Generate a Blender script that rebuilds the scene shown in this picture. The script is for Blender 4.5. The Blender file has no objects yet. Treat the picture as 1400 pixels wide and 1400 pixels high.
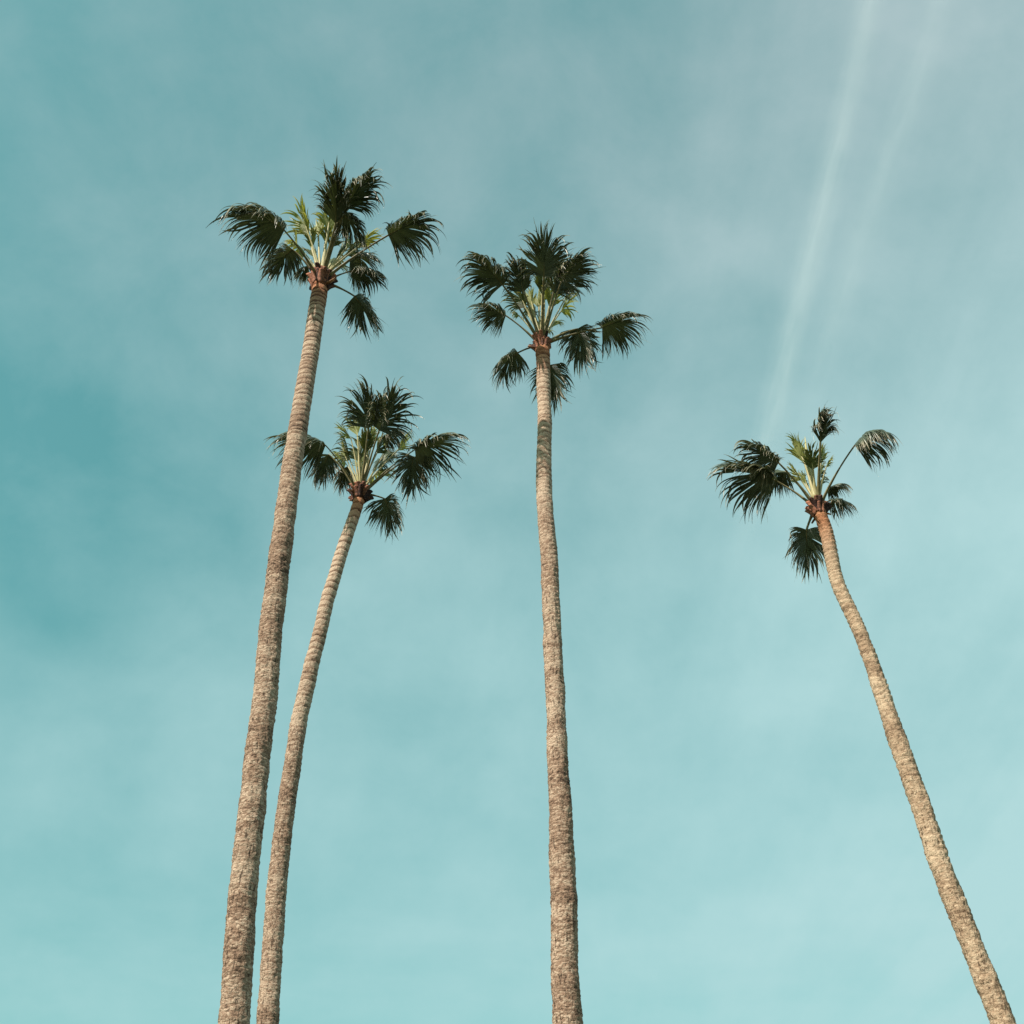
import bpy, math, random
from mathutils import Vector, Matrix, noise

scene = bpy.context.scene
col = scene.collection
R = math.radians

# ------------------------------------------------------------------ camera
FOCAL, PITCH, EYE = 1517.0, 41.7, 1.6            # focal length in pixels of a 1400 px wide frame
cam_data = bpy.data.cameras.new('camera')
cam = bpy.data.objects.new('camera', cam_data)
col.objects.link(cam)
scene.camera = cam
cam_data.sensor_width = 36
cam_data.lens = 36 * FOCAL / 1400
cam_data.clip_start, cam_data.clip_end = 0.1, 30000
cam.location = (0, 0, EYE)
cam.rotation_euler = (R(90 + PITCH), 0, 0)

# ------------------------------------------------------------------ sky, sun, exposure
SUN_EL, SUN_AZ = 40.0, 222.0                     # azimuth clockwise from the way the camera looks (+Y)
EXPO, SKYK = 0.5, 0.15
scene.view_settings.view_transform = 'Standard'
scene.view_settings.look = 'None'
scene.view_settings.exposure = EXPO
scene.view_settings.gamma = 1
scene.view_settings.use_curve_mapping = False
scene.cycles.use_denoising = True
scene.cycles.denoiser = 'OPENIMAGEDENOISE'
scene.cycles.denoising_input_passes = 'RGB_ALBEDO_NORMAL'
scene.cycles.denoising_prefilter = 'ACCURATE'
scene.cycles.max_bounces = 8
scene.cycles.volume_bounces = 2
scene.cycles.transparent_max_bounces = 16

sun_data = bpy.data.lights.new('sun', 'SUN')
sun_data.energy = 5.0
sun_data.angle = R(0.5)
sun_data.color = (1.0, 0.93, 0.83)
sun = bpy.data.objects.new('sun', sun_data)
col.objects.link(sun)
sdir = Vector((math.sin(R(SUN_AZ)) * math.cos(R(SUN_EL)), math.cos(R(SUN_AZ)) * math.cos(R(SUN_EL)), math.sin(R(SUN_EL))))
sun.rotation_euler = sdir.to_track_quat('Z', 'Y').to_euler()
sun.location = sdir * 60

class NT:
    """small helper round a node tree"""
    def __init__(self, nt): self.nt = nt
    def n(self, typ, **kw):
        nd = self.nt.nodes.new(typ)
        for k, v in kw.items(): setattr(nd, k, v)
        return nd
    def l(self, a, b): self.nt.links.new(a, b)
    def put(self, sock, v):
        if isinstance(v, bpy.types.NodeSocket): self.l(v, sock)
        else: sock.default_value = v
    def m(self, op, a, b=None, c=None, clamp=False):
        nd = self.n('ShaderNodeMath', operation=op, use_clamp=clamp)
        self.put(nd.inputs[0], a)
        if b is not None: self.put(nd.inputs[1], b)
        if c is not None: self.put(nd.inputs[2], c)
        return nd.outputs[0]
    def mix(self, f, a, b, mode='MIX'):
        nd = self.n('ShaderNodeMix', data_type='RGBA', blend_type=mode)
        self.put(nd.inputs[0], f); self.put(nd.inputs[6], a); self.put(nd.inputs[7], b)
        return nd.outputs[2]
    def ramp(self, f, lo, hi, smooth=True):
        nd = self.n('ShaderNodeMapRange', interpolation_type='SMOOTHSTEP' if smooth else 'LINEAR')
        self.put(nd.inputs[0], f)
        nd.inputs[1].default_value = lo; nd.inputs[2].default_value = hi
        return nd.outputs[0]
    def noise(self, vec, scale, detail=3.0, rough=0.5, dist=0.0):
        nd = self.n('ShaderNodeTexNoise')
        if vec is not None: self.l(vec, nd.inputs['Vector'])
        nd.inputs['Scale'].default_value = scale; nd.inputs['Detail'].default_value = detail
        nd.inputs['Roughness'].default_value = rough; nd.inputs['Distortion'].default_value = dist
        return nd.outputs[0]
    def mapping(self, vec, scale=(1, 1, 1), rot=(0, 0, 0), loc=(0, 0, 0)):
        nd = self.n('ShaderNodeMapping')
        self.l(vec, nd.inputs[0])
        nd.inputs['Location'].default_value = loc; nd.inputs['Rotation'].default_value = rot; nd.inputs['Scale'].default_value = scale
        return nd.outputs[0]

world = bpy.data.worlds.new('World')
scene.world = world
world.use_nodes = True
w = NT(world.node_tree)
bg = world.node_tree.nodes['Background']
bg.inputs[1].default_value = SKYK
KK = 1.0 / (SKYK * 2 ** EXPO)
sky = w.n('ShaderNodeTexSky', sky_type='NISHITA', sun_disc=False)
sky.sun_elevation, sky.sun_rotation, sky.dust_density = R(SUN_EL), R(SUN_AZ), 1.5
sep = w.n('ShaderNodeSeparateColor')
w.l(sky.outputs[0], sep.inputs[0])
comb = w.n('ShaderNodeCombineColor')
for i, (a, g) in enumerate(((0.84, 0.81), (1.22, 0.62), (0.965, 0.645))):     # teal grade of the clear air
    v = w.m('POWER', w.m('MULTIPLY', sep.outputs[i], 0.1), g)
    w.l(w.m('MULTIPLY', v, a * KK), comb.inputs[i])
geo = w.n('ShaderNodeTexCoord')
d = w.n('ShaderNodeSeparateXYZ')
w.l(geo.outputs['Generated'], d.inputs[0])
zz = w.m('MAXIMUM', d.outputs[2], 0.08)
plane = w.n('ShaderNodeCombineXYZ')                                           # direction laid out on a high cloud sheet
w.l(w.m('DIVIDE', d.outputs[0], zz), plane.inputs[0])
w.l(w.m('DIVIDE', d.outputs[1], zz), plane.inputs[1])
pv = plane.outputs[0]
big = w.noise(w.mapping(pv, (1, 1, 1), loc=(3.1, 1.7, 0)), 1.3, 4, 0.55, 0.1)
fine = w.noise(w.mapping(geo.outputs['Generated'], (1, 1, 1), loc=(7.1, 4.2, 0)), 7.0, 6, 0.6, 0.15)
streak = w.noise(w.mapping(pv, (5.0, 0.5, 1), rot=(0, 0, R(-22))), 1.6, 4, 0.55, 0.2)
veil = w.m('MULTIPLY_ADD', d.outputs[0], 0.54, 0.335)
hole = w.n('ShaderNodeVectorMath', operation='DOT_PRODUCT')                  # a clear gap in the cirrus, low in the left
w.l(geo.outputs['Generated'], hole.inputs[0])
hole.inputs[1].default_value = (-0.365, 0.678, 0.638)
veil = w.m('SUBTRACT', veil, w.m('MULTIPLY', w.ramp(hole.outputs['Value'], 0.972, 1.0), 0.24))
veil = w.m('ADD', veil, w.m('MULTIPLY', w.m('SUBTRACT', big, 0.5), 0.7))
veil = w.m('ADD', veil, w.m('MULTIPLY', w.m('SUBTRACT', fine, 0.5), 0.65))
veil = w.m('ADD', veil, w.m('MULTIPLY', w.m('MULTIPLY', w.m('SUBTRACT', streak, 0.5), 0.3), w.ramp(d.outputs[0], -0.1, 0.35)))
veil = w.m('ADD', veil, w.m('MULTIPLY', w.m('SUBTRACT', 1.0, w.ramp(d.outputs[2], 0.50, 0.92)), 0.26))
veil = w.m('MINIMUM', w.m('MAXIMUM', veil, 0.0), 0.92)
cloud_lo = (0.47 * KK, 0.72 * KK, 0.73 * KK, 1)
cloud_hi = (0.53 * KK, 0.62 * KK, 0.645 * KK, 1)
cloud = w.mix(w.ramp(d.outputs[2], 0.55, 0.97), cloud_lo, cloud_hi)
w.l(w.mix(veil, comb.outputs[0], cloud), bg.inputs[0])

# ------------------------------------------------------------------ helpers
P_ = R(PITCH)
C_R, C_U, C_F = Vector((1, 0, 0)), Vector((0, -math.sin(P_), math.cos(P_))), Vector((0, math.cos(P_), math.sin(P_)))
CAM = Vector((0, 0, EYE))
def ray(px, py): return C_R * ((px - 700) / FOCAL) + C_U * ((700 - py) / FOCAL) + C_F
def at_y(px, py, Y):
    r = ray(px, py)
    return CAM + r * (Y / r.y)
def at_z(px, py, Z):
    r = ray(px, py)
    return CAM + r * ((Z - EYE) / r.z)

def link_mesh(name, verts, faces, mats, parent=None, smooth=True, attrs=None, midx=None):
    me = bpy.data.meshes.new(name)
    me.from_pydata([tuple(v) for v in verts], [], faces)
    for m in (mats if isinstance(mats, (list, tuple)) else [mats]): me.materials.append(m)
    if midx: me.polygons.foreach_set('material_index', midx)
    if smooth: me.polygons.foreach_set('use_smooth', [True] * len(me.polygons))
    for k, vals in (attrs or {}).items():
        a = me.attributes.new(k, 'FLOAT', 'POINT')
        a.data.foreach_set('value', vals)
    me.update()
    o = bpy.data.objects.new(name, me)
    col.objects.link(o)
    if parent: o.parent = parent
    return o

def tag(o, label=None, cat=None, group=None, kind=None):
    for k, v in (('label', label), ('category', cat), ('group', group), ('kind', kind)):
        if v: o[k] = v
    return o

# ------------------------------------------------------------------ materials
def new_mat(name):
    m = bpy.data.materials.new(name)
    m.use_nodes = True
    return m, NT(m.node_tree), m.node_tree.nodes['Principled BSDF']

def trunk_mat(name, dark, mid, light, red, chip):
    m, t, b = new_mat(name)
    tc = t.n('ShaderNodeTexCoord').outputs['Object']
    at = {k: t.n('ShaderNodeAttribute', attribute_name=k).outputs['Fac'] for k in ('tone', 'phase', 'top', 'rough')}
    n1 = t.noise(t.mapping(tc, (9, 9, 26)), 1.0, 5, 0.65)          # cross striations
    n2 = t.noise(t.mapping(tc, (30, 30, 7)), 1.0, 4, 0.6)          # upright cracks
    n3 = t.noise(tc, 60, 3, 0.6)                                    # grit
    n4 = t.noise(tc, 2.2, 3, 0.5)
    vo = t.n('ShaderNodeTexVoronoi')                                # scaly chips
    vw = t.n('ShaderNodeVectorMath', operation='ADD')
    t.l(t.mapping(tc, (26, 26, 44)), vw.inputs[0])
    nz = t.n('ShaderNodeTexNoise'); nz.inputs['Scale'].default_value = 6
    t.l(tc, nz.inputs['Vector']); t.l(nz.outputs[1], vw.inputs[1])
    t.l(vw.outputs[0], vo.inputs['Vector']); vo.inputs['Scale'].default_value = 1.0
    cell = t.n('ShaderNodeSeparateColor'); t.l(vo.outputs['Color'], cell.inputs[0])
    gap = t.ramp(vo.outputs['Distance'], 0.45, 0.8)
    tone = t.m('ADD', at['tone'], t.m('MULTIPLY', t.m('SUBTRACT', n4, 0.5), 0.35))
    tone = t.m('ADD', tone, t.m('MULTIPLY', t.m('SUBTRACT', n1, 0.5), 1.35))
    tone = t.m('ADD', tone, t.m('MULTIPLY', t.m('SUBTRACT', n3, 0.5), 0.5))
    tone = t.m('ADD', tone, t.m('MULTIPLY', t.m('MULTIPLY', t.m('SUBTRACT', cell.outputs[0], 0.5), chip), at['rough']))
    c = t.mix(t.ramp(tone, 0.1, 0.5), dark, mid)
    c = t.mix(t.ramp(tone, 0.45, 0.95), c, light)
    crack = t.m('MULTIPLY', t.m('SUBTRACT', 1.0, t.ramp(n2, 0.33, 0.45)), at['rough'])
    c = t.mix(t.m('MULTIPLY', crack, 0.85), c, (dark[0] * 0.5, dark[1] * 0.5, dark[2] * 0.5, 1))
    c = t.mix(t.m('MULTIPLY', t.m('MULTIPLY', gap, at['rough']), chip * 0.6), c, (dark[0] * 0.55, dark[1] * 0.5, dark[2] * 0.5, 1))
    lip = t.m('MULTIPLY', t.m('SUBTRACT', 1.0, t.ramp(at['phase'], 0.0, 0.22)), t.ramp(n3, 0.3, 0.6))
    c = t.mix(t.m('MULTIPLY', lip, 0.8), c, dark)
    c = t.mix(at['top'], c, t.mix(1.0, c, red, 'MULTIPLY'))                  # newest rings still red-brown
    t.l(c, b.inputs['Base Color'])
    b.inputs['Roughness'].default_value = 0.9
    b.inputs['Specular IOR Level'].default_value = 0.15
    h = t.m('ADD', t.m('MULTIPLY', n1, 0.6), t.m('ADD', t.m('MULTIPLY', n2, 0.7), t.m('SUBTRACT', t.m('MULTIPLY', n3, 0.4), t.m('MULTIPLY', gap, 0.5 * chip))))
    bp = t.n('ShaderNodeBump')
    bp.inputs['Strength'].default_value = 0.9; bp.inputs['Distance'].default_value = 0.03
    t.l(h, bp.inputs['Height']); t.l(bp.outputs[0], b.inputs['Normal'])
    return m

def leaf_mat(name, c0, c1, transl, rough):
    m, t, b = new_mat(name)
    tc = t.n('ShaderNodeTexCoord').outputs['Object']
    seg = t.n('ShaderNodeAttribute', attribute_name='seg').outputs['Fac']
    along = t.n('ShaderNodeAttribute', attribute_name='along').outputs['Fac']
    c = t.mix(t.m('MULTIPLY_ADD', t.noise(tc, 7, 3), 0.7, t.m('MULTIPLY', seg, 0.4), clamp=True), c0, c1)
    straw_sunlit = (0.40, 0.32, 0.21, 1)                                  # dry tips, strengthened so the colour also paints in sunlit strands
    tip = t.m('MULTIPLY', t.ramp(along, 0.60, 0.95), t.ramp(t.m('ADD', seg, t.noise(tc, 5, 2)), 0.70, 1.15))
    c = t.mix(t.m('MULTIPLY', tip, 0.65), c, straw_sunlit)
    t.l(c, b.inputs['Base Color'])
    b.inputs['Roughness'].default_value = rough
    b.inputs['Specular IOR Level'].default_value = 0.45
    tr = t.n('ShaderNodeBsdfTranslucent')
    t.l(t.mix(1.0, c, (1.25, 1.2, 0.45, 1), 'MULTIPLY'), tr.inputs[0])
    mx = t.n('ShaderNodeMixShader')
    mx.inputs[0].default_value = transl
    t.l(b.outputs[0], mx.inputs[1]); t.l(tr.outputs[0], mx.inputs[2])
    t.l(mx.outputs[0], m.node_tree.nodes['Material Output'].inputs[0])
    return m

def simple_mat(name, c0, c1, scale, rough, bump=0.0, z=1.0, spec=0.3, vary=0.0):
    m, t, b = new_mat(name)
    tc = t.mapping(t.n('ShaderNodeTexCoord').outputs['Object'], (1, 1, z))
    n = t.noise(tc, scale, 4, 0.6)
    f = t.ramp(n, 0.3, 0.7)
    if vary:                                                       # each piece weathered differently
        f = t.m('ADD', f, t.m('MULTIPLY', t.m('SUBTRACT', t.n('ShaderNodeObjectInfo').outputs['Random'], 0.6), vary), clamp=True)
    t.l(t.mix(f, c0, c1), b.inputs['Base Color'])
    b.inputs['Roughness'].default_value = rough
    b.inputs['Specular IOR Level'].default_value = spec
    if bump:
        bp = t.n('ShaderNodeBump')
        bp.inputs['Strength'].default_value = bump; bp.inputs['Distance'].default_value = 0.02
        t.l(n, bp.inputs['Height']); t.l(bp.outputs[0], b.inputs['Normal'])
    return m

M_BARK = trunk_mat('palm bark', (0.070, 0.043, 0.030, 1), (0.262, 0.164, 0.112, 1), (0.485, 0.358, 0.262, 1), (0.92, 0.56, 0.42, 1), 0.42)
M_PALE = trunk_mat('pale palm bark', (0.12, 0.072, 0.046, 1), (0.34, 0.230, 0.150, 1), (0.51, 0.380, 0.262, 1), (0.90, 0.58, 0.44, 1), 0.3)
M_LEAF = leaf_mat('old palm leaf', (0.024, 0.040, 0.027, 1), (0.115, 0.130, 0.080, 1), 0.10, 0.34)
M_MID = leaf_mat('grown palm leaf', (0.040, 0.062, 0.022, 1), (0.15, 0.165, 0.060, 1), 0.20, 0.42)
M_YOUNG = leaf_mat('young palm leaf', (0.16, 0.19, 0.055, 1), (0.36, 0.36, 0.125, 1), 0.36, 0.45)
M_STALK = simple_mat('old leaf stalk', (0.10, 0.085, 0.035, 1), (0.24, 0.20, 0.10, 1), 14, 0.5, z=0.2)
M_STALKY = simple_mat('young leaf stalk', (0.32, 0.29, 0.12, 1), (0.48, 0.41, 0.23, 1), 14, 0.5, z=0.2)
M_BOOT = simple_mat('split leaf base', (0.026, 0.009, 0.006, 1), (0.33, 0.13, 0.075, 1), 13, 0.8, 0.6, vary=1.3)
M_STUB = simple_mat('cut stalk', (0.08, 0.026, 0.013, 1), (0.44, 0.22, 0.12, 1), 10, 0.8, 0.4)
M_FIBRE = simple_mat('crown fibre', (0.07, 0.03, 0.018, 1), (0.20, 0.09, 0.05, 1), 30, 0.95, 0.8)
M_THREAD = simple_mat('leaf thread', (0.45, 0.40, 0.30, 1), (0.60, 0.55, 0.45, 1), 20, 0.8)
M_GROUND = simple_mat('dry lawn', (0.03, 0.05, 0.018, 1), (0.10, 0.09, 0.05, 1), 0.6, 0.95, 0.4)

# ------------------------------------------------------------------ setting
S = 8000
NG = 24
gv = [(-S + 2 * S * i / NG, -S + 2 * S * j / NG, 0.0) for j in range(NG + 1) for i in range(NG + 1)]
gf = [(j * (NG + 1) + i, j * (NG + 1) + i + 1, (j + 1) * (NG + 1) + i + 1, (j + 1) * (NG + 1) + i) for j in range(NG) for i in range(NG)]
tag(link_mesh('ground', gv, gf, M_GROUND), kind='structure')

# ------------------------------------------------------------------ palms
def catmull(pts, t):
    """pts: list of (key, Vector, radius) sorted by key; value at key t, linear beyond the ends"""
    n = len(pts)
    i = 0
    while i < n - 2 and t > pts[i + 1][0]: i += 1
    k0, k1 = pts[i][0], pts[i + 1][0]
    u = (t - k0) / (k1 - k0)
    def tangent(j):
        a, b = max(j - 1, 0), min(j + 1, n - 1)
        return (pts[b][1] - pts[a][1]) / (pts[b][0] - pts[a][0])
    m0, m1 = tangent(i) * (k1 - k0), tangent(i + 1) * (k1 - k0)
    if u < 0: return pts[0][1] + tangent(0) * (t - k0), pts[0][2]
    u2, u3 = u * u, u * u * u
    p = pts[i][1] * (2 * u3 - 3 * u2 + 1) + m0 * (u3 - 2 * u2 + u) + pts[i + 1][1] * (-2 * u3 + 3 * u2) + m1 * (u3 - u2)
    s = u * u * (3 - 2 * u)
    return p, pts[i][2] * (1 - s) + pts[i + 1][2] * s

def build_trunk(root, base, stations, top, mat, seed, amp, ring_top, ring_low, band, tone0, jit):
    """stations: list of (Vector, radius) from the lowest seen to the top; runs down to the ground"""
    rnd = random.Random(seed)
    keys = [(p.z, p, r) for p, r in stations]
    z1 = top
    rings = []
    z = -0.2
    while z < z1 + 0.4:
        f = min(max(z / z1, 0), 1) ** 2.5
        rings.append(z)
        z += (ring_low * (1 - f) + ring_top * f) * rnd.uniform(0.65, 1.4)
    tones, cur = [], 0.5
    for k, rz in enumerate(rings):
        f = max(0.0, min(1.0, (rz / z1 - 0.55) / 0.4))
        slow = 0.54 + 0.26 * noise.noise(Vector((seed * 3.1, 0, rz * 1.1))) + 0.24 * noise.noise(Vector((seed * 1.3, 5, rz * 3.1)))
        tones.append((slow * (1 - 0.6 * f * band) + 0.35 * f * band + rnd.uniform(-.12, .12) + tone0, f * band))
    NS = 44
    verts, faces = [], []
    A = {'tone': [], 'phase': [], 'top': [], 'rough': []}
    zs, z = [], 0.0
    while z < z1: zs.append(z); z += 0.024
    zs.append(z1)
    so = Vector((seed * 17.3, seed * 5.1, 0))
    j0 = 0
    for z in zs:
        c, r = catmull(keys, z)
        if z < 1.2: r = r * (1 + 0.45 * (1 - z / 1.2) ** 2)
        r *= 1 + 0.05 * noise.noise(Vector((seed * 2.0, 9, z * 1.7))) + 0.035 * noise.noise(Vector((seed * 2.0, 3, z * 4.3)))
        c = c + Vector((noise.noise(Vector((seed, 21, z * 0.9))), noise.noise(Vector((seed, 31, z * 0.9))), 0)) * 0.022
        topf = max(0.0, min(1.0, (z - (z1 - 1.1)) / 0.8))
        rough = 1 - max(0.0, min(1.0, (z / z1 - 0.62) / 0.25))
        while j0 < len(rings) - 2 and rings[j0 + 1] < z - 0.1: j0 += 1
        for s in range(NS):
            th = 2 * math.pi * s / NS
            cs, sn = math.cos(th), math.sin(th)
            q = Vector((cs * 0.5, sn * 0.5, z)) + so
            zj = z + jit * (noise.noise(q * 2.6) * (0.5 + 0.5 * rough) + 0.5 * noise.noise(q * 7.0) * rough)
            j = j0
            while j < len(rings) - 2 and rings[j + 1] < zj: j += 1
            ph = (zj - rings[j]) / (rings[j + 1] - rings[j])
            ph = min(max(ph, 0), 1)
            prof = (ph ** 0.6) * (1 - max(0, (ph - 0.85) / 0.15) ** 2 * 0.6)
            dr = amp * (prof - 0.5) * (1.0 + 0.6 * noise.noise(q * 5))
            dr += 0.010 * noise.noise(Vector((cs * 2.2, sn * 2.2, z * 3.3)) + so) * (0.4 + rough)
            dr += 0.009 * noise.noise(Vector((cs * 7, sn * 7, z * 16)) + so) * (0.25 + rough)
            rr = r + dr
            verts.append((c.x + cs * rr - base.x, c.y + sn * rr - base.y, z))
            A['tone'].append(tones[j][0] + tones[j][1] * (0.40 * min(1, (ph - 0.34) / 0.15) if ph > 0.34 else -0.42 + 0.8 * ph) * (0.85 + 0.6 * noise.noise(q * 1.7 + Vector((4, 0, 0))))); A['phase'].append(ph); A['top'].append(topf); A['rough'].append(rough)
    for i in range(len(zs) - 1):
        for s in range(NS):
            a, b = i * NS + s, i * NS + (s + 1) % NS
            faces.append((a, b, b + NS, a + NS))
    faces.append(tuple((len(zs) - 1) * NS + s for s in range(NS)))
    return link_mesh('trunk', verts, faces, mat, root, attrs=A)

def tube(path, radii, n=6, flat=1.0, nrm=None):
    verts, faces = [], []
    for i, p in enumerate(path):
        t = (path[min(i + 1, len(path) - 1)] - path[max(i - 1, 0)]).normalized()
        u = (nrm if nrm else Vector((0, 0, 1)))
        u = (u - t * u.dot(t))
        u = u.normalized() if u.length > 1e-4 else t.orthogonal().normalized()
        v = t.cross(u)
        for k in range(n):
            a = 2 * math.pi * k / n
            verts.append(p + v * math.cos(a) * radii[i] + u * math.sin(a) * radii[i] * flat)
    for i in range(len(path) - 1):
        for k in range(n):
            a, b = i * n + k, i * n + (k + 1) % n
            faces.append((a, b, b + n, a + n))
    faces.append(tuple(range(n - 1, -1, -1)))
    faces.append(tuple((len(path) - 1) * n + k for k in range(n)))
    return verts, faces

UP = Vector((0, 0, 1))
def build_frond(root, C, hub, tip, rnd, spread, droop, young, L=None, fold=0.45, roll=0.0, nseg=None, dead=False):
    """petiole from C to hub, then a costapalmate fan blade along hub->tip (all local to the tree)"""
    A = tip - hub
    L = L or A.length
    A.normalize()
    out = Vector((hub.x - C.x, hub.y - C.y, 0))
    N = UP - A * UP.dot(A)
    if N.length < 0.35: N = N - out.normalized() * 0.6
    N = (N - A * N.dot(A)).normalized()
    if roll: N = Matrix.Rotation(R(roll), 3, A) @ N
    B = N.cross(A).normalized()
    lift = 0.42 * min(droop, 2.0)
    A = (A + N * lift * 0.6).normalized()
    N = B.cross(A) * -1
    N = A.cross(B)
    if N.z < 0 and A.z < 0.9: pass
    # costa: the stalk runs on into the blade and arches over
    Lc = 0.34 * L
    costa, dirs = [hub.copy()], [A.copy()]
    for k in range(8):
        dd = (dirs[-1] - UP * 0.05 * droop).normalized()
        costa.append(costa[-1] + dd * Lc / 8); dirs.append(dd)
    nseg = nseg or (26 if young else 88)
    if not young:
        droop *= 1.3; spread = min(spread * 1.12, 130)
    phm = R(spread)
    verts, faces, fseg, falong, midx = [], [], [], [], []
    NS = 14
    SP = [0.0] * nseg
    lines = []
    twist = [rnd.gauss(0, 1.1) for _ in range(nseg)]
    low = [rnd.gauss(0, 1) for _ in range(12)]
    cuts = sorted(rnd.uniform(-0.9, 0.9) for _ in range(rnd.randint(3, 6)))      # where wind has torn the fan apart
    sect = [(rnd.gauss(0, 0.06), rnd.uniform(0.7, 1.5), rnd.gauss(0, 0.065)) for _ in range(len(cuts) + 1)]
    def sector(f): return sum(1 for c in cuts if f > c)
    def wob(f, k):                                                # slow change from segment to segment: tufts that hang together
        x = (f + 1) / 2 * 10
        i = min(int(x), 9)
        return (low[i] * (1 - x + i) + low[i + 1] * (x - i)) * k
    for k in range(nseg):
        f = -1 + 2 * (k + 0.5) / nseg
        sc = sect[sector(f)]
        phi = f * phm + sc[0]
        u = (1 - abs(f)) ** 1.2
        x = u * 8
        i = min(int(x), 7)
        o = costa[i].lerp(costa[i + 1], x - i)
        a = dirs[i]
        n = a.cross(B)
        n.normalize()
        if n.dot(N) < 0: n = -n
        d = a * math.cos(phi * 0.92) + B * math.sin(phi * 0.92) - n * fold * abs(math.sin(phi)) + n * sc[2]
        d.normalize()
        Ls = L * (0.62 + 0.42 * math.cos(f * math.pi / 2)) * rnd.uniform(0.80, 1.04) * (0.65 if rnd.random() < 0.10 else 1) - Lc * u * 0.7
        side = n.cross(d).normalized()
        SP[k] = rnd.uniform(0.30, 0.56) if not young else rnd.uniform(0.34, 0.58)
        j_d = rnd.uniform(0.6, 1.5) * sc[1] * (1 + max(-0.4, wob(f, 0.35)))
        j_s = rnd.gauss(0, 0.36) + wob(f, 0.25); j_n = rnd.gauss(0, 0.36) + wob(f, 0.15)
        if rnd.random() < 0.14: j_d *= 2.4                       # a broken, hanging segment
        p = o.copy()
        ds = Ls / NS
        ln = []
        for q in range(NS + 1):
            s = q / NS
            ln.append((p.copy(), side.copy(), n.copy(), d.copy()))
            if q == NS: break
            g = droop * (0.25 + 3.6 * s ** 2.6) * (1 if s < 0.45 else j_d) / NS * 1.8
            hz = math.sqrt(max(0.0, 1 - d.z * d.z))
            dn = d - UP * g * (0.25 + 0.75 * hz)
            if s >= 0.45: dn += side * j_s / NS * 2.4 + n * j_n / NS * 2.2
            dn.normalize()
            n = (n - dn * n.dot(dn)); n.normalize()
            side = n.cross(dn).normalized()
            d = dn
            p = p + d * ds
        lines.append(ln)
    for k in range(nseg):
        sv = rnd.random()
        b0 = len(verts)
        ws, we = None, None
        for q in range(NS + 1):
            s = q / NS
            p, side, n, d = lines[k][q]
            f0, f1, f2 = [-1 + 2 * (i + 0.5) / nseg for i in (k - 1, k, k + 1)]
            okl = k > 0 and (s < 0.16 or sector(f0) == sector(f1))
            okr = k < nseg - 1 and (s < 0.16 or sector(f2) == sector(f1))
            lft = lines[k - 1][q][0] if okl else None
            rgt = lines[k + 1][q][0] if okr else None
            if lft is None and rgt is None: lft, rgt = p - side * 0.03, p + side * 0.03
            elif lft is None: lft = p * 2 - rgt
            elif rgt is None: rgt = p * 2 - lft
            if s <= SP[k] or ws is None:
                e0, e1 = (p + lft) / 2, (p + rgt) / 2
                ws = min((e1 - e0).length / 2, 0.036 * max(L, 0.6))
                sg = 1 if (e1 - e0).dot(side) > 0 else -1
                pk = n * ws * 0.8
                if (e1 - e0).length / 2 > ws * 1.6: e0, e1 = p - side * ws * sg, p + side * ws * sg
            else:
                e = (s - SP[k]) / (1 - SP[k])
                w = min(ws, 0.019 + 0.005 * L) * max(0.10, 1 - e ** 1.8)
                tw = twist[k] * e
                side = side * math.cos(tw) + n * math.sin(tw); n = side.cross(d) * (1 if side.cross(d).dot(n) > 0 else -1)
                e0, e1 = p - side * w * sg, p + side * w * sg
                pk = n * w * 0.95
            verts += [e0, p + pk, e1]
            fseg += [sv] * 3; falong += [s] * 3
        for q in range(NS):
            c0 = b0 + q * 3
            faces += [(c0, c0 + 1, c0 + 4, c0 + 3), (c0 + 1, c0 + 2, c0 + 5, c0 + 4)]
            midx += [0, 0]
        # pale threads hanging from the splits
        if not young and rnd.random() < 0.3:
            p0, side, n, d = lines[k][int(SP[k] * NS) + rnd.randint(0, 4)]
            th = [p0]
            dv = (d + Vector((rnd.uniform(-.5, .5), rnd.uniform(-.5, .5), -0.6))).normalized()
            for q in range(4):
                dv = (dv + Vector((rnd.uniform(-.4, .4), rnd.uniform(-.4, .4), -0.45))).normalized()
                th.append(th[-1] + dv * rnd.uniform(0.05, 0.11))
            b1 = len(verts)
            for q, pt in enumerate(th):
                ww = 0.0035 * (1 - q / 5)
                verts += [pt - side * ww, pt + side * ww]; fseg += [sv] * 2; falong += [0.5] * 2
            for q in range(4):
                faces.append((b1 + 2 * q, b1 + 2 * q + 1, b1 + 2 * q + 3, b1 + 2 * q + 2)); midx.append(1)
    fr = link_mesh('frond', verts, faces, [M_YOUNG if young == 1 else M_MID if young else M_LEAF, M_THREAD], root,
                   attrs={'seg': fseg, 'along': falong}, midx=midx)
    # petiole: broad at the base, arching slightly, running a little way into the blade
    ctl = C.lerp(hub, 0.5) + (UP * 0.10 - A * 0.04) * (hub - C).length
    path = []
    for q in range(9):
        t = q / 8
        path.append(C * (1 - t) ** 2 + ctl * 2 * t * (1 - t) + hub * t * t)
    rad = [0.050 - 0.028 * min(1, t * 1.6) for t in [q / 8 for q in range(9)]]
    rad[0] = 0.070
    for q in (2, 4, 6): path.append(costa[q]); rad.append(0.020 - 0.0025 * q)
    pn = N
    v, fc = tube(path, rad, 6, 0.55, pn)
    link_mesh('petiole', v, fc, M_STALKY if young else M_STALK, fr)
    return fr

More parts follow.
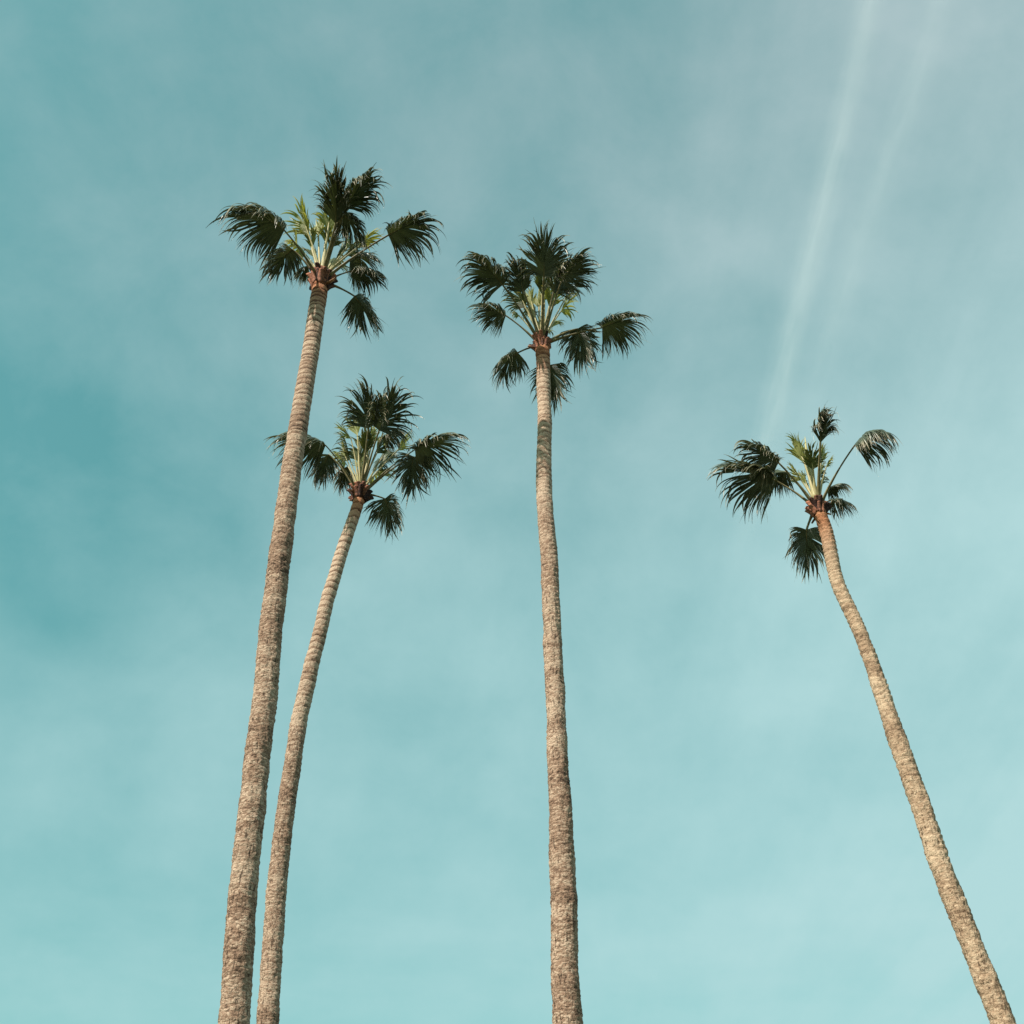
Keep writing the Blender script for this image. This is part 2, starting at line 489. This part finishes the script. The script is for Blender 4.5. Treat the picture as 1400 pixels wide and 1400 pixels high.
_boot = {}
def build_leaf_base(root, C, ang, zoff, rad, tilt, seed, sc):
    """one split leaf base: a forked, curling wedge clasping the trunk top"""
    key = seed % 5
    if key not in _boot:
        rnd = random.Random(key + 90)
        verts, faces = [], []
        H, W = 0.36, 0.105
        nu, nv = 8, 8
        for layer in (0, 1):
            for j in range(nv + 1):
                t = j / nv
                for i in range(nu + 1):
                    u = -1 + 2 * i / nu
                    wdt = W * (1 - 0.45 * t)
                    notch = max(0.0, 0.55 - 0.5 * abs(u) - (1 - t) * 1.1)
                    hgt = H * t - 0.20 * max(0.0, (0.45 - abs(u))) * max(0, 0.6 - t) * 1.8 + 0.012 * rnd.uniform(-1, 1)
                    bend = 0.07 * t * t + 0.02 * math.cos(u * 1.4) - 0.06 * u * u
                    verts.append((u * wdt * (1 + 0.15 * notch), bend + (0.0 if layer else 0.028 * (1 - 0.4 * t)), hgt))
        n1 = (nu + 1) * (nv + 1)
        for layer in (0, 1):
            for j in range(nv):
                for i in range(nu):
                    a = layer * n1 + j * (nu + 1) + i
                    q = (a, a + 1, a + nu + 2, a + nu + 1)
                    faces.append(q if not layer else q[::-1])
        ring = [i for i in range(nu + 1)] + [j * (nu + 1) + nu for j in range(1, nv + 1)] + [nv * (nu + 1) + i for i in range(nu - 1, -1, -1)] + [j * (nu + 1) for j in range(nv - 1, 0, -1)]
        for a, b in zip(ring, ring[1:] + ring[:1]): faces.append((a, a + n1, b + n1, b))
        o = link_mesh('leaf_base', verts, faces, M_BOOT, None)
        _boot[key] = o.data
    else:
        o = bpy.data.objects.new('leaf_base', _boot[key])
        col.objects.link(o)
    o.parent = root
    o.location = C + Vector((math.sin(ang) * rad, math.cos(ang) * rad, zoff))
    o.rotation_euler = (R(-tilt), 0, -ang)
    o.scale = (sc, sc, sc * 0.85)
    return o

def build_palm(label, Y, stations_px, crown_px, fronds, mat, seed, amp, ring_top, ring_low, band, boot=1.0, tone0=0.0, jit=0.05, size=1.0, heart=8):
    rnd = random.Random(seed)
    st = []
    for k, (py, px, wpx) in enumerate(stations_px):
        a = stations_px[min(k + 1, len(stations_px) - 1)]; b = stations_px[max(k - 1, 0)]
        slant = math.atan2(abs(a[1] - b[1]), abs(a[0] - b[0]))
        p = at_y(px, py, Y)
        depth = (p - CAM).dot(C_F)
        st.append((p, wpx * math.cos(slant) / 2 / FOCAL * depth))
    crown = at_y(crown_px[0], crown_px[1], Y)
    st.append((crown + UP * 0.0, st[-1][1] * 0.95))
    st.sort(key=lambda s: s[0].z)
    # carry the trunk down to the ground, easing towards upright
    lo, lo2 = st[0], st[1]
    slope = (lo2[0] - lo[0]) / (lo2[0].z - lo[0].z)
    for z in (lo[0].z * 0.5, 0.0):
        dz = lo[0].z - z
        p = lo[0] - Vector((slope.x * dz * (1 - 0.12 * dz / lo[0].z), 0, dz))
        p.y = Y
        st.insert(0, (p, lo[1] * (1 + 0.02 * dz)))
    base = Vector((st[0][0].x, Y, 0))
    root = bpy.data.objects.new('palm_tree', None)
    col.objects.link(root)
    root.location = base
    tag(root, label, 'palm tree', 'tall fan palms')
    build_trunk(root, base, st, crown.z, mat, seed, amp, ring_top, ring_low, band, tone0, jit)
    C = crown - base
    ctr_ray = (crown - CAM).normalized()
    D = (crown - CAM).dot(C_F)
    # frame across the line of sight at this crown
    def place(px, py, q):
        r = ray(px, py)
        n = ctr_ray
        t = (crown - CAM).dot(n) / r.dot(n)
        return CAM + r * t + ctr_ray * q - base
    rt = st[-1][1]
    # fibrous heart the leaf bases grow from
    pr = [(-0.10, rt * 0.98), (0.05, rt * 1.05), (0.16, rt * 0.95), (0.30, rt * 0.7), (0.46, rt * 0.40), (0.58, 0.02)]
    hv, hf = [], []
    for i, (z, r_) in enumerate(pr):
        for k in range(20):
            a = 2 * math.pi * k / 20
            rr = r_ * (1 + rnd.uniform(-.06, .06))
            hv.append(C + Vector((math.cos(a) * rr, math.sin(a) * rr, z)))
    for i in range(len(pr) - 1):
        for k in range(20):
            a, b = i * 20 + k, i * 20 + (k + 1) % 20
            hf.append((a, b, b + 20, a + 20))
    hf.append(tuple(len(hv) - 20 + k for k in range(20)))
    link_mesh('crown_heart', hv, hf, M_FIBRE, root)
    nb = 30
    for k in range(nb):
        tier = k / nb
        ang = k * 2.39996 + seed
        build_leaf_base(root, C, ang, (-0.17 + 0.30 * tier + rnd.uniform(-.04, .04)) * boot, rt * (1.0 - 0.25 * tier), rnd.uniform(-2, 30) + 4 * (1 - tier), seed * 7 + k, boot * rnd.uniform(0.8, 1.15))
    for k in range(11):
        az = k * 2.39996 * 1.7 + seed
        el = R(rnd.uniform(5, 60))
        dv = Vector((math.sin(az) * math.cos(el), math.cos(az) * math.cos(el), math.sin(el)))
        o0 = C + Vector((dv.x, dv.y, 0)) * rt * 0.8 + UP * rnd.uniform(-0.16, 0.14) * boot
        ln = rnd.uniform(0.12, 0.30) * boot
        v, fc = tube([o0, o0 + dv * ln * 0.6, o0 + dv * ln + UP * rnd.uniform(-.03, .03)], [0.06 * boot, 0.04 * boot, 0.028 * boot], 6, 0.5, UP)
        link_mesh('stalk_stub', v, fc, M_STUB, root)
    for F in fronds:
        (hx, hy, hq), (tx, ty, tq), spread, droop, young = F[:5]
        kw = F[5] if len(F) > 5 else {}
        hub, tip = place(hx, hy, hq), place(tx, ty, tq)
        o = hub - C
        horiz = Vector((o.x, o.y, 0))
        horiz = horiz.normalized() * rt * 0.55 if horiz.length > 0.05 else Vector((0, 0, 0))
        Cb = C + horiz + UP * (0.24 if young else 0.08)
        build_frond(root, Cb, hub, tip, rnd, spread, droop, young, **kw)
    # grown and half grown leaves that fill the heart of the crown
    for k in range(heart):
        az = k * 2.4 + seed
        pol = R(rnd.uniform(8, 28))
        dv = Vector((math.sin(az) * math.sin(pol), math.cos(az) * math.sin(pol), math.cos(pol)))
        pl = rnd.uniform(0.8, 1.2) * size
        o0 = C + UP * 0.22 + Vector((dv.x, dv.y, 0)) * rt * 0.5
        hub = o0 + dv * pl
        dv2 = (dv + Vector((dv.x, dv.y, 0)) * 0.5).normalized()
        build_frond(root, o0, hub, hub + dv2 * rnd.uniform(0.65, 0.95) * size, rnd, rnd.uniform(35, 70), rnd.uniform(0.6, 1.2), 1 if k % 3 == 0 else 2)
    # a furled spear leaf at the top
    sp = [C + UP * 0.6 + Vector((0.02, 0, 0)), C + UP * 1.1 + Vector((0.03, 0.01, 0)), C + UP * 1.6 + Vector((0.06, 0.02, 0)), C + UP * 2.0 + Vector((0.10, 0.02, 0))]
    v, fc = tube(sp, [0.03, 0.045, 0.03, 0.004], 6)
    link_mesh('spear_leaf', v, fc, M_STALKY, root)
    return root

def Z1(x, y, q=0.0): return (270 + x / 4.0, 190 + y / 4.0, q)
def Z2(x, y, q=0.0): return (340 + x / 4.375, 490 + y / 4.375, q)
def Z3(x, y, q=0.0): return (620 + x / 4.375, 280 + y / 4.375, q)
def Z4(x, y, q=0.0): return (940 + x / 4.375, 530 + y / 4.375, q)
O, Yg = False, True

# each frond: end of the stalk, tip of the blade (both as seen, plus metres beyond the crown along the line of sight),
# half spread in degrees, droop, young or old
tall = [
    (Z1(475, 500), Z1(110, 290), 100, 1.25, O, {'L': 1.5}),
    (Z1(515, 600, .5), Z1(330, 770, .5), 95, 1.1, O),
    (Z1(755, 465), Z1(765, 85, -.1), 40, 0.9, O, {'fold': 0.8}),
    (Z1(810, 380, .1), Z1(1000, 95, .0), 60, 1.2, O, {'fold': 0.7}),
    (Z1(790, 400, .1), Z1(870, 490, .1), 70, 1.0, O, {'L': 0.95}),
    (Z1(1045, 525, .1), Z1(1350, 390, .1), 95, 1.2, O, {'L': 1.3}),
    (Z1(850, 720, .7), Z1(1090, 740, .8), 90, 1.3, O),
    (Z1(860, 860, .3), Z1(1010, 1080, .1), 85, 0.9, O),
    (Z1(840, 650, 1.0), Z1(960, 640, 1.3), 80, 1.4, O, {'L': 0.9}),
    (Z1(600, 690, .9), Z1(560, 740, 1.1), 55, 1.0, O, {'L': 0.5}),
    (Z1(880, 590, .5), Z1(1020, 480, .8), 35, 0.7, Yg),
    (Z1(660, 520, .9), Z1(670, 370, 1.4), 40, 0.5, Yg),
    (Z1(700, 560, .8), Z1(735, 400, 1.3), 35, 0.5, Yg),
    (Z1(625, 600, .7), Z1(610, 440, 1.1), 35, 0.5, Yg),
    (Z1(820, 590, .8), Z1(850, 480, 1.2), 40, 0.6, Yg),
    (Z1(540, 580, .8), Z1(510, 480, 1.2), 50, 0.8, Yg),
]
thin = [
    (Z2(460, 520), Z2(90, 400, .1), 90, 1.1, O),
    (Z2(475, 570, .5), Z2(390, 780, .5), 80, 1.1, O),
    (Z2(715, 420), Z2(680, 110), 70, 0.8, O),
    (Z2(780, 430, .1), Z2(930, 110, .1), 85, 1.0, O),
    (Z2(800, 470, .5), Z2(960, 400, .7), 80, 1.3, O),
    (Z2(995, 545, .1), Z2(1285, 430, .1), 110, 0.9, O, {'L': 1.55}),
    (Z2(990, 585, .3), Z2(950, 820, .2), 105, 0.9, O, {'L': 1.2}),
    (Z2(815, 840, .2), Z2(900, 1080, .1), 100, 0.8, O),
    (Z2(780, 610, 1.1), Z2(830, 560, 1.5), 70, 1.1, O, {'L': 0.8}),
    (Z2(590, 640, 1.0), Z2(560, 720, 1.2), 70, 1.1, O, {'L': 0.8}),
    (Z2(610, 470, .8), Z2(520, 370, 1.1), 35, 0.4, Yg),
    (Z2(650, 450, .9), Z2(625, 290, 1.3), 40, 0.5, Yg),
    (Z2(740, 490, .9), Z2(775, 380, 1.3), 35, 0.5, Yg),
    (Z2(575, 580, .8), Z2(550, 480, 1.1), 40, 0.6, Yg),
    (Z2(900, 540, .8), Z2(990, 420, 1.1), 40, 0.9, Yg),
    (Z2(820, 560, .9), Z2(830, 480, 1.2), 40, 0.7, Yg),
]
middle = [
    (Z3(540, 430), Z3(555, 90), 85, 0.5, O),
    (Z3(645, 460, .1), Z3(830, 240, .1), 95, 0.7, O),
    (Z3(295, 480), Z3(95, 270, -.1), 85, 1.1, O, {'L': 1.3}),
    (Z3(310, 660, .4), Z3(140, 590, .5), 90, 0.8, O, {'L': 0.9}),
    (Z3(420, 520, .3), Z3(360, 340, .4), 60, 0.9, O, {'L': 1.0}),
    (Z3(745, 740, .5), Z3(800, 930, .4), 105, 1.0, O, {'L': 1.08}),
    (Z3(890, 735, .1), Z3(1170, 630, .1), 112, 0.8, O, {'L': 1.2}),
    (Z3(385, 885, .1), Z3(190, 1060, .0), 95, 1.1, O),
    (Z3(575, 960, .5), Z3(615, 1270, .3), 90, 0.7, O, {'L': 1.1}),
    (Z3(600, 520, .4), Z3(640, 420, .5), 80, 1.2, O, {'L': 0.9}),
    (Z3(510, 610, .9), Z3(505, 480, 1.3), 38, 0.5, Yg),
    (Z3(590, 610, .9), Z3(590, 460, 1.3), 40, 0.6, Yg),
    (Z3(470, 600, .7), Z3(440, 470, 1.0), 40, 0.6, Yg),
    (Z3(670, 560, .7), Z3(720, 460, 1.0), 45, 0.8, Yg),
    (Z3(390, 660, .7), Z3(330, 620, .9), 50, 0.8, Yg),
    (Z3(545, 560, 1.1), Z3(550, 430, 1.6), 40, 0.6, Yg),
]
pale = [
    (Z4(535, 560, .3), Z4(60, 390, .3), 80, 0.75, O, {'L': 1.45}),
    (Z4(545, 450), Z4(300, 300), 95, 0.9, O, {'L': 0.95}),
    (Z4(795, 330, .1), Z4(825, 70, .1), 36, 1.2, O, {'fold': 0.7}),
    (Z4(1000, 345, .1), Z4(1255, 170, .1), 95, 2.2, O, {'L': 1.02}),
    (Z4(860, 670, .5), Z4(1045, 700, .5), 95, 1.2, O),
    (Z4(712, 850, .0), Z4(720, 1150, -.1), 115, 0.9, O),
    (Z4(840, 600, .8), Z4(890, 580, 1.0), 60, 1.0, O, {'L': 0.6}),
    (Z4(590, 500, .5), Z4(500, 500, .8), 70, 1.3, O, {'L': 0.9}),
    (Z4(700, 450, .5), Z4(610, 260, .7), 28, 0.5, Yg),
    (Z4(730, 480, .6), Z4(700, 330, .9), 30, 0.4, Yg),
    (Z4(800, 440, .5), Z4(815, 310, .7), 35, 0.5, Yg),
    (Z4(830, 470, .6), Z4(870, 400, .8), 40, 0.8, Yg),
    (Z4(640, 560, .7), Z4(570, 500, .9), 40, 0.7, Yg),
]

build_palm('tallest palm, thick brown trunk crossing in front of a lower palm\'s left fronds', 14.0,
           [(1400, 320, 42), (1200, 334, 38), (1000, 356.5, 34), (820, 375.5, 31), (640, 399, 27), (490, 423, 23.5), (405, 436, 22)],
           (438.5, 387), tall, M_BARK, 3, 0.013, 0.15, 0.075, 0.85, 0.84, 0.0)
build_palm('slender palm with striped upper trunk curving right, crown partly behind the tallest palm\'s trunk', 20.5,
           [(1400, 366, 30), (1200, 380, 26.5), (1000, 407, 23), (846, 441.5, 19.5), (743, 471, 18), (700, 486, 16.5)],
           (492, 678), thin, M_BARK, 5, 0.014, 0.20, 0.09, 0.95, 0.85, 0.10)
build_palm('nearly upright palm standing alone mid-frame, full crown of dark fans all round', 16.2,
           [(1400, 776, 40), (1200, 769, 35), (1100, 766, 31), (1000, 761, 26.5), (780, 751.5, 23.5), (670, 744, 21.5), (560, 744.5, 18.5), (485, 741.5, 19)],
           (741, 474), middle, M_BARK, 7, 0.015, 0.14, 0.08, 0.6, 0.70, 0.10, 0.09, 0.95)
build_palm('palm with pale bare trunk leaning left and sparse ragged crown, farthest right', 15.5,
           [(1397, 1371, 34), (1200, 1293, 30), (1000, 1223.5, 26), (970, 1213, 23), (880, 1182, 20), (798, 1146.5, 19), (726, 1129, 18)],
           (1119, 698), pale, M_PALE, 11, 0.026, 0.10, 0.12, 0.12, 0.66, 0.06, 0.11, 0.62, 5)

# ------------------------------------------------------------------ contrails: real tubes of thin ice cloud high up
ALT = 2500.0
scene.cycles.volume_step_rate = 0.06
def contrail(label, top_px, low_px, r_top, r_low, dens, seed):
    a, b = at_z(top_px[0], top_px[1], ALT), at_z(low_px[0], low_px[1], ALT)
    axis = (b - a)
    ln = axis.length
    axis.normalize()
    rnd = random.Random(seed)
    path = [axis * (ln * i / 60) for i in range(61)]
    rad = [(r_top + (r_low - r_top) * i / 60) * (0.3 if i in (0, 60) else 1) for i in range(61)]
    v, f = tube(path, rad, 16)
    m = bpy.data.materials.new('ice cloud')
    m.use_nodes = True
    m.node_tree.nodes.clear()
    t = NT(m.node_tree)
    out = t.n('ShaderNodeOutputMaterial')
    vs = t.n('ShaderNodeVolumeScatter')
    vs.inputs['Color'].default_value = (0.90, 0.97, 1.0, 1)
    p = t.n('ShaderNodeTexCoord').outputs['Object']
    def dot(vec):
        nd = t.n('ShaderNodeVectorMath', operation='DOT_PRODUCT')
        t.l(p, nd.inputs[0]); nd.inputs[1].default_value = vec
        return nd.outputs['Value']
    side = axis.cross(UP).normalized()
    up = side.cross(axis).normalized()
    along = t.m('DIVIDE', dot(axis), ln)
    x, y = dot(side), dot(up)
    cmb = t.n('ShaderNodeCombineXYZ')
    t.l(along, cmb.inputs[0]); t.l(t.m('DIVIDE', x, 400), cmb.inputs[1]); t.l(t.m('DIVIDE', y, 400), cmb.inputs[2])
    n = t.noise(t.mapping(cmb.outputs[0], (9, 1, 1), loc=(seed, 0, 0)), 1.6, 4, 0.55)
    n2 = t.noise(t.mapping(cmb.outputs[0], (10, 14, 14), loc=(seed, 3, 0)), 1.5, 3, 0.6)
    x = t.m('ADD', x, t.m('MULTIPLY', t.m('SUBTRACT', n, 0.5), r_top * 0.9))             # slight wander
    rr = t.m('MULTIPLY_ADD', along, r_low - r_top, r_top)
    q = t.m('DIVIDE', t.m('ADD', t.m('MULTIPLY', x, x), t.m('MULTIPLY', y, y)), t.m('MULTIPLY', rr, rr))
    fall = t.m('POWER', t.m('MAXIMUM', t.m('SUBTRACT', 1.0, q), 0.0), 2.0)
    fade = t.m('MULTIPLY', t.m('SUBTRACT', 1.0, t.ramp(along, 0.30, 0.95)), t.m('MULTIPLY_ADD', n2, 3.2, -0.6, clamp=False))
    core = t.m('POWER', t.m('MAXIMUM', t.m('SUBTRACT', 1.0, t.m('MULTIPLY', q, 5.0)), 0.0), 1.5)
    fall = t.m('ADD', t.m('MULTIPLY', fall, 0.95), t.m('MULTIPLY', core, 0.75))
    t.l(t.m('MULTIPLY', t.m('MULTIPLY', fall, t.m('MAXIMUM', fade, 0.0)), dens), vs.inputs['Density'])
    t.l(vs.outputs[0], out.inputs['Volume'])
    o = link_mesh('contrail', v, [q_[::-1] for q_ in f], m)
    o.location = a
    return tag(o, label, 'contrail', 'contrails high in the sky')

contrail('brighter and longer of two pale contrails fading down the sky at right', (1231, -170), (991, 850), 44, 92, 0.0019, 1.3)
contrail('fainter contrail nearer the upper right corner, beside the brighter one', (1345, -170), (1060, 680), 44, 88, 0.0010, 4.1)
